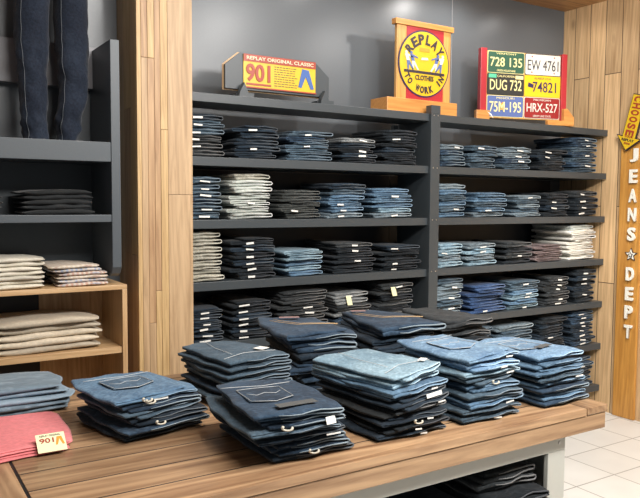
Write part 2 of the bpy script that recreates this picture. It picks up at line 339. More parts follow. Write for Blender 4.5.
# ------------------------------------------------------------------ folded garments
def garment_meshes(seed, w=.31, d=.40, h=.034, ny=8, flip=False, passes=3, wob=1.0, slit=.55):
    """one garment folded into a zig-zag: a thick ribbon of cloth laid over itself, seen from its cut side at y = 0"""
    rn = random.Random(seed)
    T = h / passes; xl, xr = -w / 2 + T * .5, w / 2 - T * .5
    ph = [rn.uniform(0, 6.28) for _ in range(10)]
    one = passes == 1
    cl = []   # (x, z, pass parameter, half thickness factor)
    nx = 9 if passes > 1 else 15
    for p in range(passes):
        z = T * (p + .5); right = (p % 2 == 0)
        x0, x1 = (xl, xr) if right else (xr, xl)
        if p == 0: x0 += rn.uniform(0, .25) * w
        if one: x0, x1 = -w / 2, w / 2
        if p == passes - 1 and passes > 1: x1 += (-1 if right else 1) * rn.uniform(.0, .16) * w
        e = rn.uniform(-.012, .004)
        if right: x1 = x1 + (e if p < passes - 1 else 0)
        for i in range(nx):
            t = i / (nx - 1)
            if one: t = .5 - .5 * math.cos(PI * t)
            x = x0 + (x1 - x0) * t
            near = max(0, 1 - abs(x1 - x) / .07) if right and p < passes - 1 else (max(0, 1 - abs(x0 - x) / .07) if not right else 0)
            cl.append([x, z, p + t, (max(.25, (1 - abs(2 * t - 1) ** 4) ** .5) if one else 1 - slit * near)])
        if p < passes - 1:
            s = 1 if right else -1
            for a in (-50, 0, 50):
                cl.append([x1 + s * T * .5 * math.cos(math.radians(a)) * (1.25 if right else 1), z + T * .5 + T * .5 * math.sin(math.radians(a)), p + 1, 1 - (slit if right else .1)])
    if flip:
        cl = [[x, h - z, q, f] for x, z, q, f in reversed(cl)]
    n = len(cl)
    def wave(x, y):
        return wob * (.0026 * (1 + math.sin(x * 13 + y * 5 + .6)) + .0005 * (1 + math.sin(y * 17 - x * 6)))
    def pt(i, side, y, thin=1.0):
        x, z, q, f = cl[i]; x2, z2 = cl[min(i + 1, n - 1)][:2]; x1, z1 = cl[max(i - 1, 0)][:2]
        tx, tz = x2 - x1, z2 - z1; l = math.hypot(tx, tz) or 1; nxn, nzn = -tz / l, tx / l
        ht = T * .47 * f * thin
        X = x + nxn * ht * side; Z = z + nzn * ht * side
        X *= 1 - .045 * (abs(y - d / 2) / (d / 2)) ** 5
        X += wob * (.0022 * math.sin(y * 17 + ph[0] + q) + .0016 * math.sin(y * 37 + ph[1] + q)) * (abs(X) / (w / 2))
        Z += wave(X, y) + wob * .0013 * math.sin(X * 42 + y * 30 + ph[2] + q * 2.4) * min(1, Z / .006)
        edge = min(1, (w / 2 - abs(X)) / .03); Z = Z * (1 if edge > 0 else 1)
        return X, Z
    def fy(i): # every layer ends at its own depth
        q = cl[i][2]; return wob * (.006 * math.sin(q * 2.3 + ph[3]) + .003 * math.sin(cl[i][0] * 40 + ph[4])) + .5 * cl[i][0] ** 2
    bm = bmesh.new(); rings = []
    e1 = min(.004 if passes > 1 else .008, d / 20)
    ys = [0, e1 * .4, e1] + [d * (k / (ny - 1)) ** 1.0 for k in range(1, ny - 1)] + [d - e1, d - e1 * .4, d]
    for k, y in enumerate(ys):
        thin = (.5 if passes > 1 else .2) if k in (0, len(ys) - 1) else (.82 if passes > 1 else .7) if k in (1, len(ys) - 2) else 1
        up = []; dn = []
        for i in range(n):
            yy = y + (fy(i) if y < d * .5 else -fy(i)) * (1 if (y < .02 or y > d - .02) else .4)
            X, Z = pt(i, 1, y, thin); up.append(bm.verts.new((X, yy, Z)))
            X, Z = pt(i, -1, y, thin); dn.append(bm.verts.new((X, yy, Z)))
        rings.append((up, dn))
    for k in range(len(ys) - 1):
        (u0, d0), (u1, d1) = rings[k], rings[k + 1]
        for i in range(n - 1):
            bm.faces.new((u0[i], u0[i + 1], u1[i + 1], u1[i])); bm.faces.new((d0[i + 1], d0[i], d1[i], d1[i + 1]))
        bm.faces.new((d0[0], u0[0], u1[0], d1[0])); bm.faces.new((u0[-1], d0[-1], d1[-1], u1[-1]))
    for (u, dd), rev in ((rings[0], False), (rings[-1], True)):
        for i in range(n - 1):
            f = (u[i], dd[i], dd[i + 1], u[i + 1]); bm.faces.new(f if not rev else tuple(reversed(f)))
    bmesh.ops.recalc_face_normals(bm, faces=bm.faces)
    body = bpy.data.meshes.new('denim_body'); bm.to_mesh(body); bm.free()
    for p in body.polygons: p.use_smooth = True
    # selvedge: pale line along the cut edge round the right-hand hairpin
    bm = bmesh.new()
    if passes == 2: i0, i1 = 2, n - 3
    elif not flip: i0, i1 = 3, nx + 8
    else: i0, i1 = n - 1 - nx - 8, n - 4
    for side in (0,):
            pts = []
            for i in range(i0, min(i1, n - 1) + 1):
                X, Z = pt(i, 0, 0); pts.append((X, fy(i) - .0012, Z))
            if len(pts) > 2: add_tube(bm, pts, lambda u: (T * .13 if h > .03 else T * .21) * (.55 + .6 * math.sin(math.pi * u)), 5)
    if flip:   # the hairpin of a flipped fold is its last turn
        pass
    bmesh.ops.recalc_face_normals(bm, faces=bm.faces)
    seam = bpy.data.meshes.new('selvedge'); bm.to_mesh(seam); bm.free()
    for p in seam.polygons: p.use_smooth = True
    return body, seam, h, w, d, wave
def prep(me):
    me.materials.append(None); return me
VAR = []
for i in range(7):
    g = garment_meshes(100 + i, h=.036, passes=(2, 2, 2, 3, 2, 2, 3)[i], flip=(i % 2 == 1), wob=1.5, slit=.62); prep(g[0]); prep(g[1]); VAR.append(g)
TV = []
for i in range(9):
    g = garment_meshes(200 + i, w=.30, d=.41, h=.028, ny=18, passes=(2, 2, 3, 2, 2, 2, 2, 3, 2)[i], flip=(i % 2 == 1), wob=1.8, slit=.72); prep(g[0]); prep(g[1]); TV.append(g)
FV = []   # plain folded tops and trousers
for i in range(4):
    g = garment_meshes(300 + i, w=.31, d=.30, h=.024, ny=10, passes=1, wob=1.7, slit=.1); prep(g[0]); prep(g[1]); FV.append(g)
PV = []
for i in range(2):
    g = garment_meshes(400 + i, w=.31, d=.30, h=.024, ny=10, passes=2, wob=1.3, slit=.1); prep(g[0]); prep(g[1]); PV.append(g)
bmt = bmesh.new(); add_box(bmt, (-.027, -.001, -.0045), (.027, .0, .0045)); TAG = bpy.data.meshes.new('size_tag'); bmt.to_mesh(TAG); bmt.free(); TAG.materials.append(None)
def setm(o, mat):
    o.material_slots[0].link = 'OBJECT'; o.material_slots[0].material = mat
from mathutils.bvhtree import BVHTree
_geo = {}
def bvh(t, dz=0.0):
    V = []; F = []; W = Matrix.LocRotScale(t.location, t.rotation_euler, None)
    for c in t.children:
        m = W @ Matrix.LocRotScale(c.location, c.rotation_euler, c.scale); key = c.data.name_full
        if key not in _geo: _geo[key] = ([v.co.copy() for v in c.data.vertices], [tuple(p.vertices) for p in c.data.polygons])
        vs, fs = _geo[key]; b = len(V)
        V += [m @ v + Vector((0, 0, dz)) for v in vs]; F += [tuple(b + i for i in f) for f in fs]
    return BVHTree.FromPolygons(V, F), min(v.z for v in V), max(v.z for v in V)
def settle(stack, z0, target):
    """rest every garment on the one under it without cutting into it, thinning the cloth until the pile has its height"""
    for it in range(3):
        prev = None; top = z0
        for k, t in enumerate(stack):
            if prev is None:
                _, lo, hi = bvh(t); t.location.z += z0 + .0006 - lo
            else:
                t.location.z = stack[k - 1].location.z
                lo_, hi_ = .004, .09
                for _ in range(8):
                    mid = (lo_ + hi_) / 2
                    if bvh(t, mid)[0].overlap(prev): lo_ = mid
                    else: hi_ = mid
                t.location.z += hi_ + .0004
            prev, _, top = bvh(t)
        got = top - z0
        if got <= target * 1.015: break
        f = max(.55, target / got * .985)
        if it == 2: break
        for t in stack:
            for c in t.children:
                if c.name.startswith(('cloth_body', 'selvedge')): c.scale.z *= f
                c.location.z *= f
    return top
ORD = ['first', 'second', 'third', 'fourth', 'fifth', 'sixth', 'seventh', 'eighth', 'ninth', 'tenth']
def garment(name, var, col, loc, rz, scl, label, cat, group, seam=True, tags=(), parts=True, tagmat='paper', mat=None, tilt=(0, 0)):
    """a garment: an Empty at its base, the folded cloth, its selvedge and its stickers"""
    t = thing(name, label, cat, loc, rz, group); t.rotation_euler = (tilt[0], tilt[1], rz)
    b = bpy.data.objects.new('cloth_body', var[0]); C.objects.link(b); b.parent = t; b.scale = scl; setm(b, mat or M['d_' + col])
    if seam:
        s = bpy.data.objects.new('selvedge', var[1]); C.objects.link(s); s.parent = t; s.scale = scl; setm(s, M['s_' + col])
    for tx, tz, tw, th, ta in tags:
        g = bpy.data.objects.new('size_tag', TAG); C.objects.link(g); g.parent = t; g.location = (tx, -.0105, tz); g.scale = (tw, 1, th); g.rotation_euler = (0, ta, 0); setm(g, M[tagmat])
    return t

# stacks on the wall shelves: (x0, x1, height, count, colours from the bottom up, tag amount)
ROWS = {
 ('pillar', 0): [(1.315, 1.585, .225, 6, 'char char char slate slate navy', .7), (1.60, 1.90, .180, 5, 'navy navy navy navy navy', .6), (1.915, 2.25, .175, 5, 'slate slate slate deep slate', .5), (2.262, 2.56, .150, 5, 'black navy black navy grey', .6), (2.575, 2.872, .215, 6, 'black black navy black black black', .2)],
 ('pillar', 1): [(1.315, 1.56, .225, 6, 'slate slate deep slate slate slate', .6), (1.575, 1.86, .248, 7, 'sage sage sage sage sage sage khaki', .1), (1.875, 2.175, .165, 5, 'olive olive olive olive olive', .1), (2.19, 2.475, .208, 6, 'greyblue mid mid mid slate navy', .4), (2.49, 2.84, .185, 6, 'greyblue light mid mid mid mid', .3)],
 ('pillar', 2): [(1.315, 1.57, .262, 7, 'khaki khaki khaki khaki khaki khaki khaki', .1), (1.59, 1.885, .228, 6, 'black black navy black navy black', 1), (1.90, 2.19, .152, 5, 'mid light mid light light', .2), (2.205, 2.55, .186, 6, 'black black black black black char', .5), (2.565, 2.91, .160, 5, 'black black black black navy', .4)],
 ('pillar', 3): [(1.315, 1.57, .185, 6, 'navy navy navy navy navy navy', 1), (1.585, 1.855, .208, 6, 'black navy black navy black black', 1), (1.87, 2.22, .245, 7, 'black char char char char char char', .5), (2.235, 2.52, .215, 6, 'deep deep grey char grey grey', .3), (2.535, 2.86, .250, 7, 'black char black char black char char', .3)],
 ('pillar', 4): [(1.33, 1.62, .22, 6, 'navy navy navy navy navy navy', .4)],
 ('plank', 0): [(3.005, 3.26, .150, 4, 'deep slate deep greyblue', .2), (3.275, 3.565, .155, 4, 'slate slate slate slate', .4), (3.58, 3.90, .160, 4, 'slate deep greyblue greyblue', .4), (3.915, 4.25, .160, 4, 'black black navy black', .5), (4.265, 4.60, .262, 7, 'slate deep slate deep slate deep deep', .6)],
 ('plank', 1): [(3.005, 3.29, .222, 6, 'mid slate mid slate mid greyblue', .3), (3.305, 3.655, .170, 5, 'greyblue mid slate mid mid', .2), (3.697, 4.0, .155, 5, 'greyblue slate greyblue slate greyblue', .3), (4.015, 4.30, .175, 4, 'black navy black black', .5), (4.325, 4.63, .195, 4, 'black black black char', 1)],
 ('plank', 2): [(3.005, 3.265, .160, 4, 'light greyblue light light', .2), (3.28, 3.58, .157, 4, 'light greyblue light greyblue', .3), (3.595, 3.915, .155, 4, 'black char black char', .2), (3.93, 4.255, .125, 4, 'mauve mauve mauve mauve', .2), (4.275, 4.615, .265, 7, 'white white white white white white sage', .0)],
 ('plank', 3): [(3.005, 3.28, .255, 7, 'greyblue greyblue slate greyblue greyblue greyblue slate', .4), (3.295, 3.66, .195, 5, 'vivid vivid vivid vivid vivid', .3), (3.675, 4.0, .205, 6, 'light mid light mid slate slate', .3), (4.015, 4.315, .215, 6, 'char char char char char char', .8), (4.335, 4.63, .255, 6, 'black black navy black navy black', .8)],
 ('plank', 4): [(3.02, 3.29, .23, 6, 'navy navy navy navy navy navy', .2), (3.305, 3.55, .235, 6, 'navy navy navy navy navy slate', .2), (3.565, 3.96, .225, 5, 'char slate slate slate greyblue', .1), (3.975, 4.30, .245, 6, 'navy black navy black navy black', .2), (4.32, 4.63, .262, 8, 'deep navy navy navy navy deep deep deep', 1)],
 ('plank', 5): [(3.98, 4.27, .20, 5, 'black navy black navy navy', .2), (4.29, 4.62, .235, 6, 'navy deep black navy deep deep', .3)],
}
ROWNAME = ['top', 'second', 'third', 'fourth', 'fifth', 'sixth']
for (bay, r), stacks in ROWS.items():
    zb = SZ[r + 1]; ns = len(stacks)
    for si, (x0, x1, hh, n, cols, ta) in enumerate(stacks):
        cols = cols.split(); per = hh / n; z = zb + .0015
        idx = ORD[si] if bay == 'pillar' else ORD[4 - si] if ns == 5 else ORD[ns - 1 - si]
        st_dx = 0
        tagx = R.uniform(-.07, .03); pile_ = []
        for j in range(n):
            col = cols[j % len(cols)]; v = VAR[R.randrange(len(VAR))]
            w = (x1 - x0) * R.uniform(.88, .985); w = min(w, (x1 - x0) - .014); cx = (x0 + x1) / 2 + R.uniform(-.4, .4) * ((x1 - x0) - w - .010)
            tags = []
            if R.random() < ta: tags.append((tagx + R.uniform(-.012, .012), .036 * per / .036 * R.uniform(.35, .6), R.uniform(.7, 1.15), R.uniform(.7, 1.2), R.uniform(-.12, .12)))
            where = 'from pillar' if bay == 'pillar' else 'from plank wall'
            lab = '%s folded jeans %s from top in %s stack %s, %s row' % (DEN[col][3], ORD[n - 1 - j], idx, where, ROWNAME[r])
            gt = garment('folded_jeans', v, col, (cx, YF + .020 + R.uniform(-.010, .014), z), R.uniform(-.03, .03), (w / .31, .365 / .40, per / .0365), lab, 'jeans', 'folded jeans on the wall shelves', tags=tags, tilt=(0, R.uniform(-.012, .012)))
            if (bay, r, si, j) in (('pillar', 3, 3, n - 1), ('pillar', 3, 4, n - 1)):
                k_ = box('hang_tag', (-.017, -.0006, -.055), (.017, .0006, 0), M['tagpaper'], gt, bev=0); k_.location = (-.03, -.013, .02); k_.rotation_euler = (-.38, 0, 0)
            z += per; pile_.append(gt)
        settle(pile_, zb, min(hh, .264))

# ------------------------------------------------------------------ display table
TT = .80
tb = thing('display_table', 'brown wooden plank display table on a cream base, covered with jeans stacks', 'table', (1.3, 2.3, 0))
ys = [1.695, 1.834, 1.970, 2.108, 2.245, 2.382, 2.52, 2.657, 2.795, 2.93, 3.0]
for i in range(len(ys) - 1):
    shift(box('plank', (.3355, ys[i] + (.004 if i else 0), TT - .028), (2.2665, ys[i + 1] - .004, TT), M['table'], tb, bev=.001), tb)
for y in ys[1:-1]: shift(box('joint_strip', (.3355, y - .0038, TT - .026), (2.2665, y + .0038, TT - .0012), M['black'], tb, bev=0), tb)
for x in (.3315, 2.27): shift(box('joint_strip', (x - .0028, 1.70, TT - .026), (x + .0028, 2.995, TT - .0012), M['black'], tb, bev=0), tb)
shift(box('under_board', (.23, 1.702, TT - .0304), (2.36, 2.97, TT - .0285), M['black'], tb, bev=0), tb)
shift(box('end_plank', (2.2735, 1.695, TT - .028), (2.392, 3.0, TT), M['table_y'], tb, bev=.003), tb)
shift(box('end_plank', (.20, 1.695, TT - .028), (.3275, 3.0, TT), M['table_y'], tb, bev=.003), tb)
shift(box('apron', (.2, 1.699, TT - .092), (2.385, 1.722, TT - .0305), M['table'], tb, bev=.002), tb)
shift(box('apron', (.2, 2.973, TT - .092), (2.385, 2.998, TT - .0285), M['table'], tb, bev=.002), tb)
shift(box('apron', (2.362, 1.7225, TT - .080), (2.389, 2.972, TT - .0285), M['table_y'], tb, bev=.002), tb)
shift(box('apron', (.2, 1.7225, TT - .092), (.227, 2.972, TT - .0285), M['table_y'], tb, bev=.002), tb)
by0, by1, bx0, bx1, bz = 1.735, 2.95, .42, 2.20, TT - .093
base = shift(box('base_rail', (bx0, by0, bz - .062), (bx1, by0 + .02, bz), M['white_metal'], tb, bev=.003), tb)
for (a, b) in (((bx0, by0, 0), (bx0 + .08, by0 + .02, bz - .0625)), ((bx1 - .095, by0, 0), (bx1, by0 + .02, bz - .0625))):
    shift(box('base_post', a, b, M['white_metal'], tb, bev=.003), tb)
shift(box('base_side', (bx1 - .02, by0 + .0205, 0), (bx1, by1, bz), M['white_metal'], tb, bev=.003), tb)
shift(box('base_side', (bx0, by0 + .0205, 0), (bx0 + .02, by1, bz), M['white_metal'], tb, bev=.003), tb)
shift(box('base_back', (bx0 + .0205, by1 - .02, 0), (bx1 - .0205, by1, bz), M['shelf'], tb, bev=.002), tb)
shift(box('lower_shelf', (bx0 + .0205, by0 + .0205, .33), (bx1 - .0205, by1 - .0205, .36), M['shelf'], tb, bev=.002), tb)
shift(disc('bolt', (bx1 - .035, bz - .032), .006, by0 - .003, by0 + .001, M['screw'], tb, 12), tb)

# extras on a garment's top face
def top_detail(t, var, scl, kind, col):
    w, d, h, wave = var[3], var[4], var[2], var[5]
    def S(x, y, dz=.0): return (x * scl[0], y * scl[1], (h + wave(x, y)) * scl[2] + dz)
    def line(name, pts, r, mat, parent):
        P = []
        for a, b in zip(pts[:-1], pts[1:]):
            k = max(2, int(math.dist(a, b) / .02))
            for i in range(k): u = i / k; P.append(S(a[0] + (b[0] - a[0]) * u, a[1] + (b[1] - a[1]) * u, .0016))
        P.append(S(*pts[-1], .0016)); return tube(name, P, r, mat, parent, 4)
    if kind in ('pocket', 'pocket_ochre'):
        m = M['stitch'] if kind.endswith('ochre') else M['stitch_w']
        cx, cy = -.02, .20
        pk = [(cx - .07, cy + .085), (cx + .07, cy + .085), (cx + .065, cy - .055), (cx, cy - .09), (cx - .065, cy - .055)]
        bm = bmesh.new(); nU = 8; grid = []
        for i in range(nU + 1):
            row = []
            for j in range(nU + 1):
                u, v2 = i / nU, j / nU; x = cx - .07 + .14 * u; yl = cy - .09 + .035 * abs(2 * u - 1); y = yl + (cy + .085 - yl) * v2
                row.append(bm.verts.new(S(x, y, .0012 if 0 < i < nU and 0 < j < nU else .0)))
            grid.append(row)
        for i in range(nU):
            for j in range(nU): bm.faces.new((grid[i][j], grid[i + 1][j], grid[i + 1][j + 1], grid[i][j + 1]))
        p = from_bm('back_pocket', bm, M['d_' + col], t, smooth=True)
        line('pocket_stitching', pk + [pk[0]], .0010, m, p)
        line('pocket_stitching', [(cx - .055, cy + .03), (cx - .03, cy), (cx, cy + .02), (cx + .03, cy), (cx + .055, cy + .03)], .0009, m, p)
        line('yoke_seam', [(-w * .42, cy + .13), (0, cy + .105), (w * .36, cy + .14)], .0011, m, t)
    if kind == 'side':
        line('yoke_seam', [(-w * .40, .06), (-.02, .085), (w * .38, .05)], .0011, M['stitch_w'], t)
        line('yoke_seam', [(-.06, .10), (-.05, .25), (-.02, d * .92)], .0011, M['stitch_w'], t)
    if kind == 'arcs':
        line('pocket_stitching', [(-.12, .30), (-.05, .16), (.02, .13), (.10, .11)], .0013, M['stitch'], t)
        line('pocket_stitching', [(-.10, .31), (-.035, .175), (.03, .147), (.11, .128)], .0013, M['stitch'], t)
def tag_card(t, x, y, z, w, h, rot, mat='paper', name='hang_tag'):
    o = box(name, (-w / 2, -h / 2, -.0006), (w / 2, h / 2, .0006), M[mat], t, bev=0); o.location = (x, y, z); o.rotation_euler = rot; return o
def cordbit(t, x, z):
    P = []
    for i in range(15):
        u = i / 14; a = u * 7.5
        P.append((x - .012 + .034 * u + .007 * math.cos(a), -.014 - .003 * math.sin(a * 1.3), z + .005 * math.sin(a) - .008 * u))
    tube('cord_loop', P, lambda u: .0026 + .0014 * math.sin(u * 5) ** 2, M['cord'], t, 5)

def table_stack(loc, rz, w, d, hh, cols, lean, label_where, group, detail=None, jit=.012, tags=0.25, cords=0, twist=0.0, z0=TT + .001, up=None):
    n = len(cols); per = hh / n; out = []
    for j in range(n):
        v = TV[(R.randrange(9))]; k = j / max(1, n - 1)
        ww = w * R.uniform(.94, 1.03); dd = d * R.uniform(.95, 1.04)
        x = loc[0] + lean[0] * k + R.uniform(-jit, jit); y = loc[1] + lean[1] * k + R.uniform(-jit, jit) - dd / 2 * 1.0
        a = rz + twist * k + R.uniform(-.035, .035)
        lx = loc[0] + lean[0] * k + R.uniform(-jit, jit); ly = loc[1] + lean[1] * k + R.uniform(-jit, jit)
        org = Vector((lx, ly, 0)) + Matrix.Rotation(a, 3, 'Z') @ Vector((0, -dd / 2, 0))
        scl = (ww / .30, dd / .41, per / .0284)
        tg = []
        if R.random() < tags: tg.append((R.uniform(-.02, .09), per * .5, R.uniform(.5, 1.0), .55, R.uniform(-.1, .1)))
        pos = 'on top of' if j == n - 1 else ('at the bottom of' if j == 0 else '%s from top in' % ORD[n - 1 - j])
        lab = '%s folded jeans %s %s' % (DEN[cols[j]][3], pos, label_where)
        tl = (up[0], up[1]) if (up and j >= n - (up[2] if len(up) > 2 else 1)) else (0, 0)
        t = garment('folded_jeans', v, cols[j], (org.x, org.y, z0 + per * j + (up[3] if up and j >= n - up[2] else 0)), a, scl, lab, 'jeans', group, tags=tg, tilt=tl)
        if j == n - 1 and detail: top_detail(t, v, scl, detail, cols[j])
        if j in (cords if isinstance(cords, (tuple, list)) else ()): cordbit(t, R.uniform(-.07, 0), per * .5)
        out.append((t, v, scl))
    settle([o[0] for o in out], z0 - .001, hh + .006)
    return out
G = 'folded jeans on the display table'
T1 = table_stack((1.095, 1.98), 0, .31, .40, .17, 'navy deep deep navy slate deep deep'.split(), (-.05, -.04), 'front table stack with cord tags', G, 'pocket', cords=(1, 5), twist=-.10)
T2 = table_stack((1.51, 1.975), 0, .31, .40, .215, 'navy black navy char navy navy mid light light'.split(), (.0, .03), 'table stack, pale jeans over dark ones', G, 'side', cords=(2,), twist=.24, up=(0, -.03, 1, 0))
T3 = table_stack((1.86, 1.965), 0, .295, .37, .235, 'slate slate mid slate mid slate light sky sky'.split(), (.01, .02), 'tallest washed blue table stack', G, 'pocket', cords=(5,), twist=.06, up=(0.01, -.035, 1, 0))
T4 = table_stack((2.235, 1.955), 0, .285, .36, .195, 'deep mid deep mid slate mid mid sky'.split(), (-.005, .02), 'table corner stack near plank wall', G, 'pocket', twist=.02, up=(0, -.035, 1, 0))
T5 = table_stack((.775, 2.39), .20, .325, .36, .145, 'navy deep navy slate deep'.split() + ['mid'], (-.02, .0), 'short dark stack beside pink trousers', G, 'pocket', cords=(2, 5), twist=-.03)
T6 = table_stack((1.22, 2.585), .08, .32, .37, .18, 'deep slate deep slate slate slate slate'.split(), (.0, -.0), 'slate blue stack in front of the pillar', G, 'side', twist=.10)
T7 = table_stack((1.585, 2.60), -.1, .33, .42, .250, 'navy deep deep navy deep deep'.split(), (.0, .0), 'rear table stack beside slate stack', G, 'arcs', twist=-.1)
T8 = table_stack((1.975, 2.56), -.05, .34, .42, .255, 'navy navy deep navy navy deep'.split(), (.0, .0), 'middle rear table stack', G, 'arcs', twist=-.1)
T9 = table_stack((2.375, 2.62), -.05, .31, .42, .235, 'char navy black char char'.split(), (.0, .0), 'rear table stack with pale edge seam', G, None, twist=-.05)
def top_card(S_, x, y, w, h, rz, mat, name='hang_tag'):
    t, v, s = S_; z = (v[2] + max(v[5](x / s[0], y / s[1]), v[5]((x + w / 3) / s[0], y / s[1]), v[5]((x - w / 3) / s[0], y / s[1]))) * s[2] + .0035
    return tag_card(t, x, y, z, w, h, (0, 0, rz), mat, name)
top_card(T6[-1], .085, .10, .05, .045, .3, 'paper')
top_card(T1[-1], .02, .05, .13, .035, .10, 'patch', 'leather_patch')
top_card(T4[-1], .02, .10, .085, .03, .15, 'patch', 'leather_patch')
top_card(T7[-1], -.03, .33, .09, .03, -.2, 'patch_pink', 'leather_patch')
top_card(T8[-1], -.09, .36, .07, .03, -.2, 'patch_pink', 'leather_patch')
top_card(T2[-1], .09, .06, .04, .025, .3, 'paper')
t, v, s = T1[-2]; tag_card(t, .09, -.014, .014, .035, .022, (1.2, .0, .2), 'paper')
t, v, s = T2[5]; tag_card(t, .05, -.0135, .012, .075, .014, (1.35, -.05, .0), 'paper')
t, v, s = T5[-1]; cordbit(t, -.06, .02)

# light blue pile, pink pair
lx = 'light blue folded trousers %s in the pile behind the pink trousers'
for j in range(5):
    garment('folded_trousers', FV[j % 4], 'mist', (.245 + R.uniform(-.01, .01), 2.68 + R.uniform(-.01, .01), TT + .001 + j * .021), R.uniform(-.02, .02), (.78 / .31 * (1 - .02 * j), .28 / .30, .021 / .0244),
            ('%s folded trousers %s in the pile behind the pink trousers' % (DEN['mist'][3], ['at the bottom', 'fourth from top', 'third from top', 'second from top', 'uppermost'][j])), 'trousers', 'pale blue trousers on the table', seam=False)
pk = []
for j in range(2):
    pk.append(garment('folded_trousers', PV[j], 'pink', (.255, 2.225 + .006 * j, TT + .001 + j * .0235), .01 - .03 * j, (.525 / .31, .41 / .30, .0232 / .0244),
            'pink folded trousers ' + ('lying under the pair with the yellow tag' if j == 0 else 'on top, with a yellow price card at its corner'), 'trousers', 'pink trousers on the table', seam=False))
pt = pk[1]
pc = box('price_card', (-.042, -.0005, -.034), (.042, .0008, .034), M['tagpaper'], pt, bev=0); pc.location = (.195, .012, .034 * 1.15); pc.rotation_euler = (-.95, 0, .0)
text('card_number', '901', M['red2'], pc, face_xz(-.012, -.0012, .008), .042, .018, .0006, .02)
text('card_heading', 'REPLAY ORIGINAL', M['ink'], pc, face_xz(0, -.0012, .026), .06, .006, .0006)
prism('card_jeans_print', [(.018, .018), (.032, .018), (.038, -.012), (.032, -.012), (.025, .010), (.018, -.012), (.012, -.012)], -.0014, -.0006, M['orange'], pc)

# pile on the lower shelf under the table
zz = .361
UJ = [(1.925, .32, 'char', 0), (1.92, .32, 'char', 0), (1.925, .325, 'black', 0), (1.925, .325, 'char', 0), (1.92, .32, 'black', 0), (1.925, .31, 'char', 0), (1.93, .30, 'char', 0)]
for j, (cx, w, col, _) in enumerate(UJ):
    hgt = .036
    garment('folded_jeans', TV[(j * 2 + 1) % 6], col, (cx, 1.70 if j < 5 else 1.77, zz), R.uniform(-.03, .03), (w / .30, 1, hgt / .0284), '%s folded jeans %s from top in the pile under the table' % (DEN[col][3], ORD[len(UJ) - 1 - j]), 'jeans', 'dark jeans on the shelf under the table', tags=()); zz += hgt + .0005
zz = .361
for j, (cx, w, col) in enumerate([(1.58, .32, 'deep'), (1.58, .33, 'navy'), (1.58, .32, 'black'), (1.59, .33, 'deep'), (1.59, .33, 'navy')]):
    garment('folded_jeans', TV[j], col, (cx, 1.79, zz), R.uniform(-.03, .03), (w / .30, 1, 1.15), '%s folded jeans %s from top in second pile under table' % (DEN[col][3], ORD[4 - j]), 'jeans', 'dark jeans on the shelf under the table'); zz += .0335
zz = .361
for j, (cx, w, col) in enumerate([(1.22, .32, 'black'), (1.22, .33, 'mauve'), (1.22, .32, 'black'), (1.22, .33, 'mauve')]):
    garment('folded_jeans', TV[j], col, (cx, 1.79, zz), R.uniform(-.03, .03), (w / .30, 1, 1.15), '%s folded jeans %s from top in third pile under table' % (DEN[col][3], ORD[3 - j]), 'jeans', 'dark jeans on the shelf under the table'); zz += .0335

def settle_group(pred, z0):
    P = sorted([o for o in C.objects if o.parent is None and o.get('category') and pred(o)], key=lambda o: o.location.z)
    hs = P[-1].location.z + (P[-1].location.z - P[0].location.z) / max(1, len(P) - 1) - z0
    settle(P, z0, hs)
settle_group(lambda o: 'behind the pink' in o['label'], TT); settle([q for q in pk], TT, .052)
settle_group(lambda o: 'in the pile under the table' in o['label'], .36); settle_group(lambda o: 'second pile under' in o['label'], .36); settle_group(lambda o: 'third pile under' in o['label'], .36)
# ------------------------------------------------------------------ grey unit and oak cube unit at the left wall
UY = 3.15
gu = thing('grey_shelving', 'grey open wall shelving holding upright jeans and dark folded sweaters', 'shelving', (.2, UY, 0))
def rounded_side(x0, x1, parent):
    """side panel with a rounded lower front corner"""
    pts = [(UY, 2.27), (3.49, 2.27), (3.49, 1.232), (UY + .05, 1.232), (UY + .02, 1.245), (UY, 1.275)]
    return shift(prism('side_panel', pts, x0, x1, M['unit'], parent, 0.0015, 'YZ'), parent)
rounded_side(.907, .947, gu); rounded_side(-1.2, -1.16, gu)
for z0, z1 in ((1.74, 1.825), (1.476, 1.508)):
    shift(box('shelf_board', (-1.1595, UY + .004, z0), (.9065, 3.48, z1), M['unit'], gu), gu)
shift(box('back_panel', (-1.1595, 3.4805, 1.24), (.9065, 3.495, 1.825), M['shelf'], gu, bev=0), gu)
ou = thing('oak_shelving', 'open oak cube shelving with beige trousers, under the grey shelving', 'shelving', (.2, UY, 0))
shift(box('top_board', (-1.2, UY - .01, 1.176), (.967, 3.49, 1.197), M['oak'], ou), ou)
shift(box('side_panel', (.945, UY - .01, 0), (.967, 3.49, 1.1755), M['oak_v'], ou), ou)
shift(box('side_panel', (-1.2, UY - .01, 0), (-1.178, 3.49, 1.1755), M['oak_v'], ou), ou)
for z in (.889, .61, .33): shift(box('shelf_board', (-1.1775, UY, z), (.9445, 3.47, z + .028), M['oak'], ou), ou)
shift(box('back_panel', (.655, 3.4705, .05), (.9445, 3.485, 1.1755), M['oak_v'], ou, bev=0), ou)
shift(box('back_panel', (-1.1775, 3.4705, .05), (.6545, 3.485, 1.1755), M['black'], ou, bev=0), ou)  # black sheet painted as the shade of a dark opening
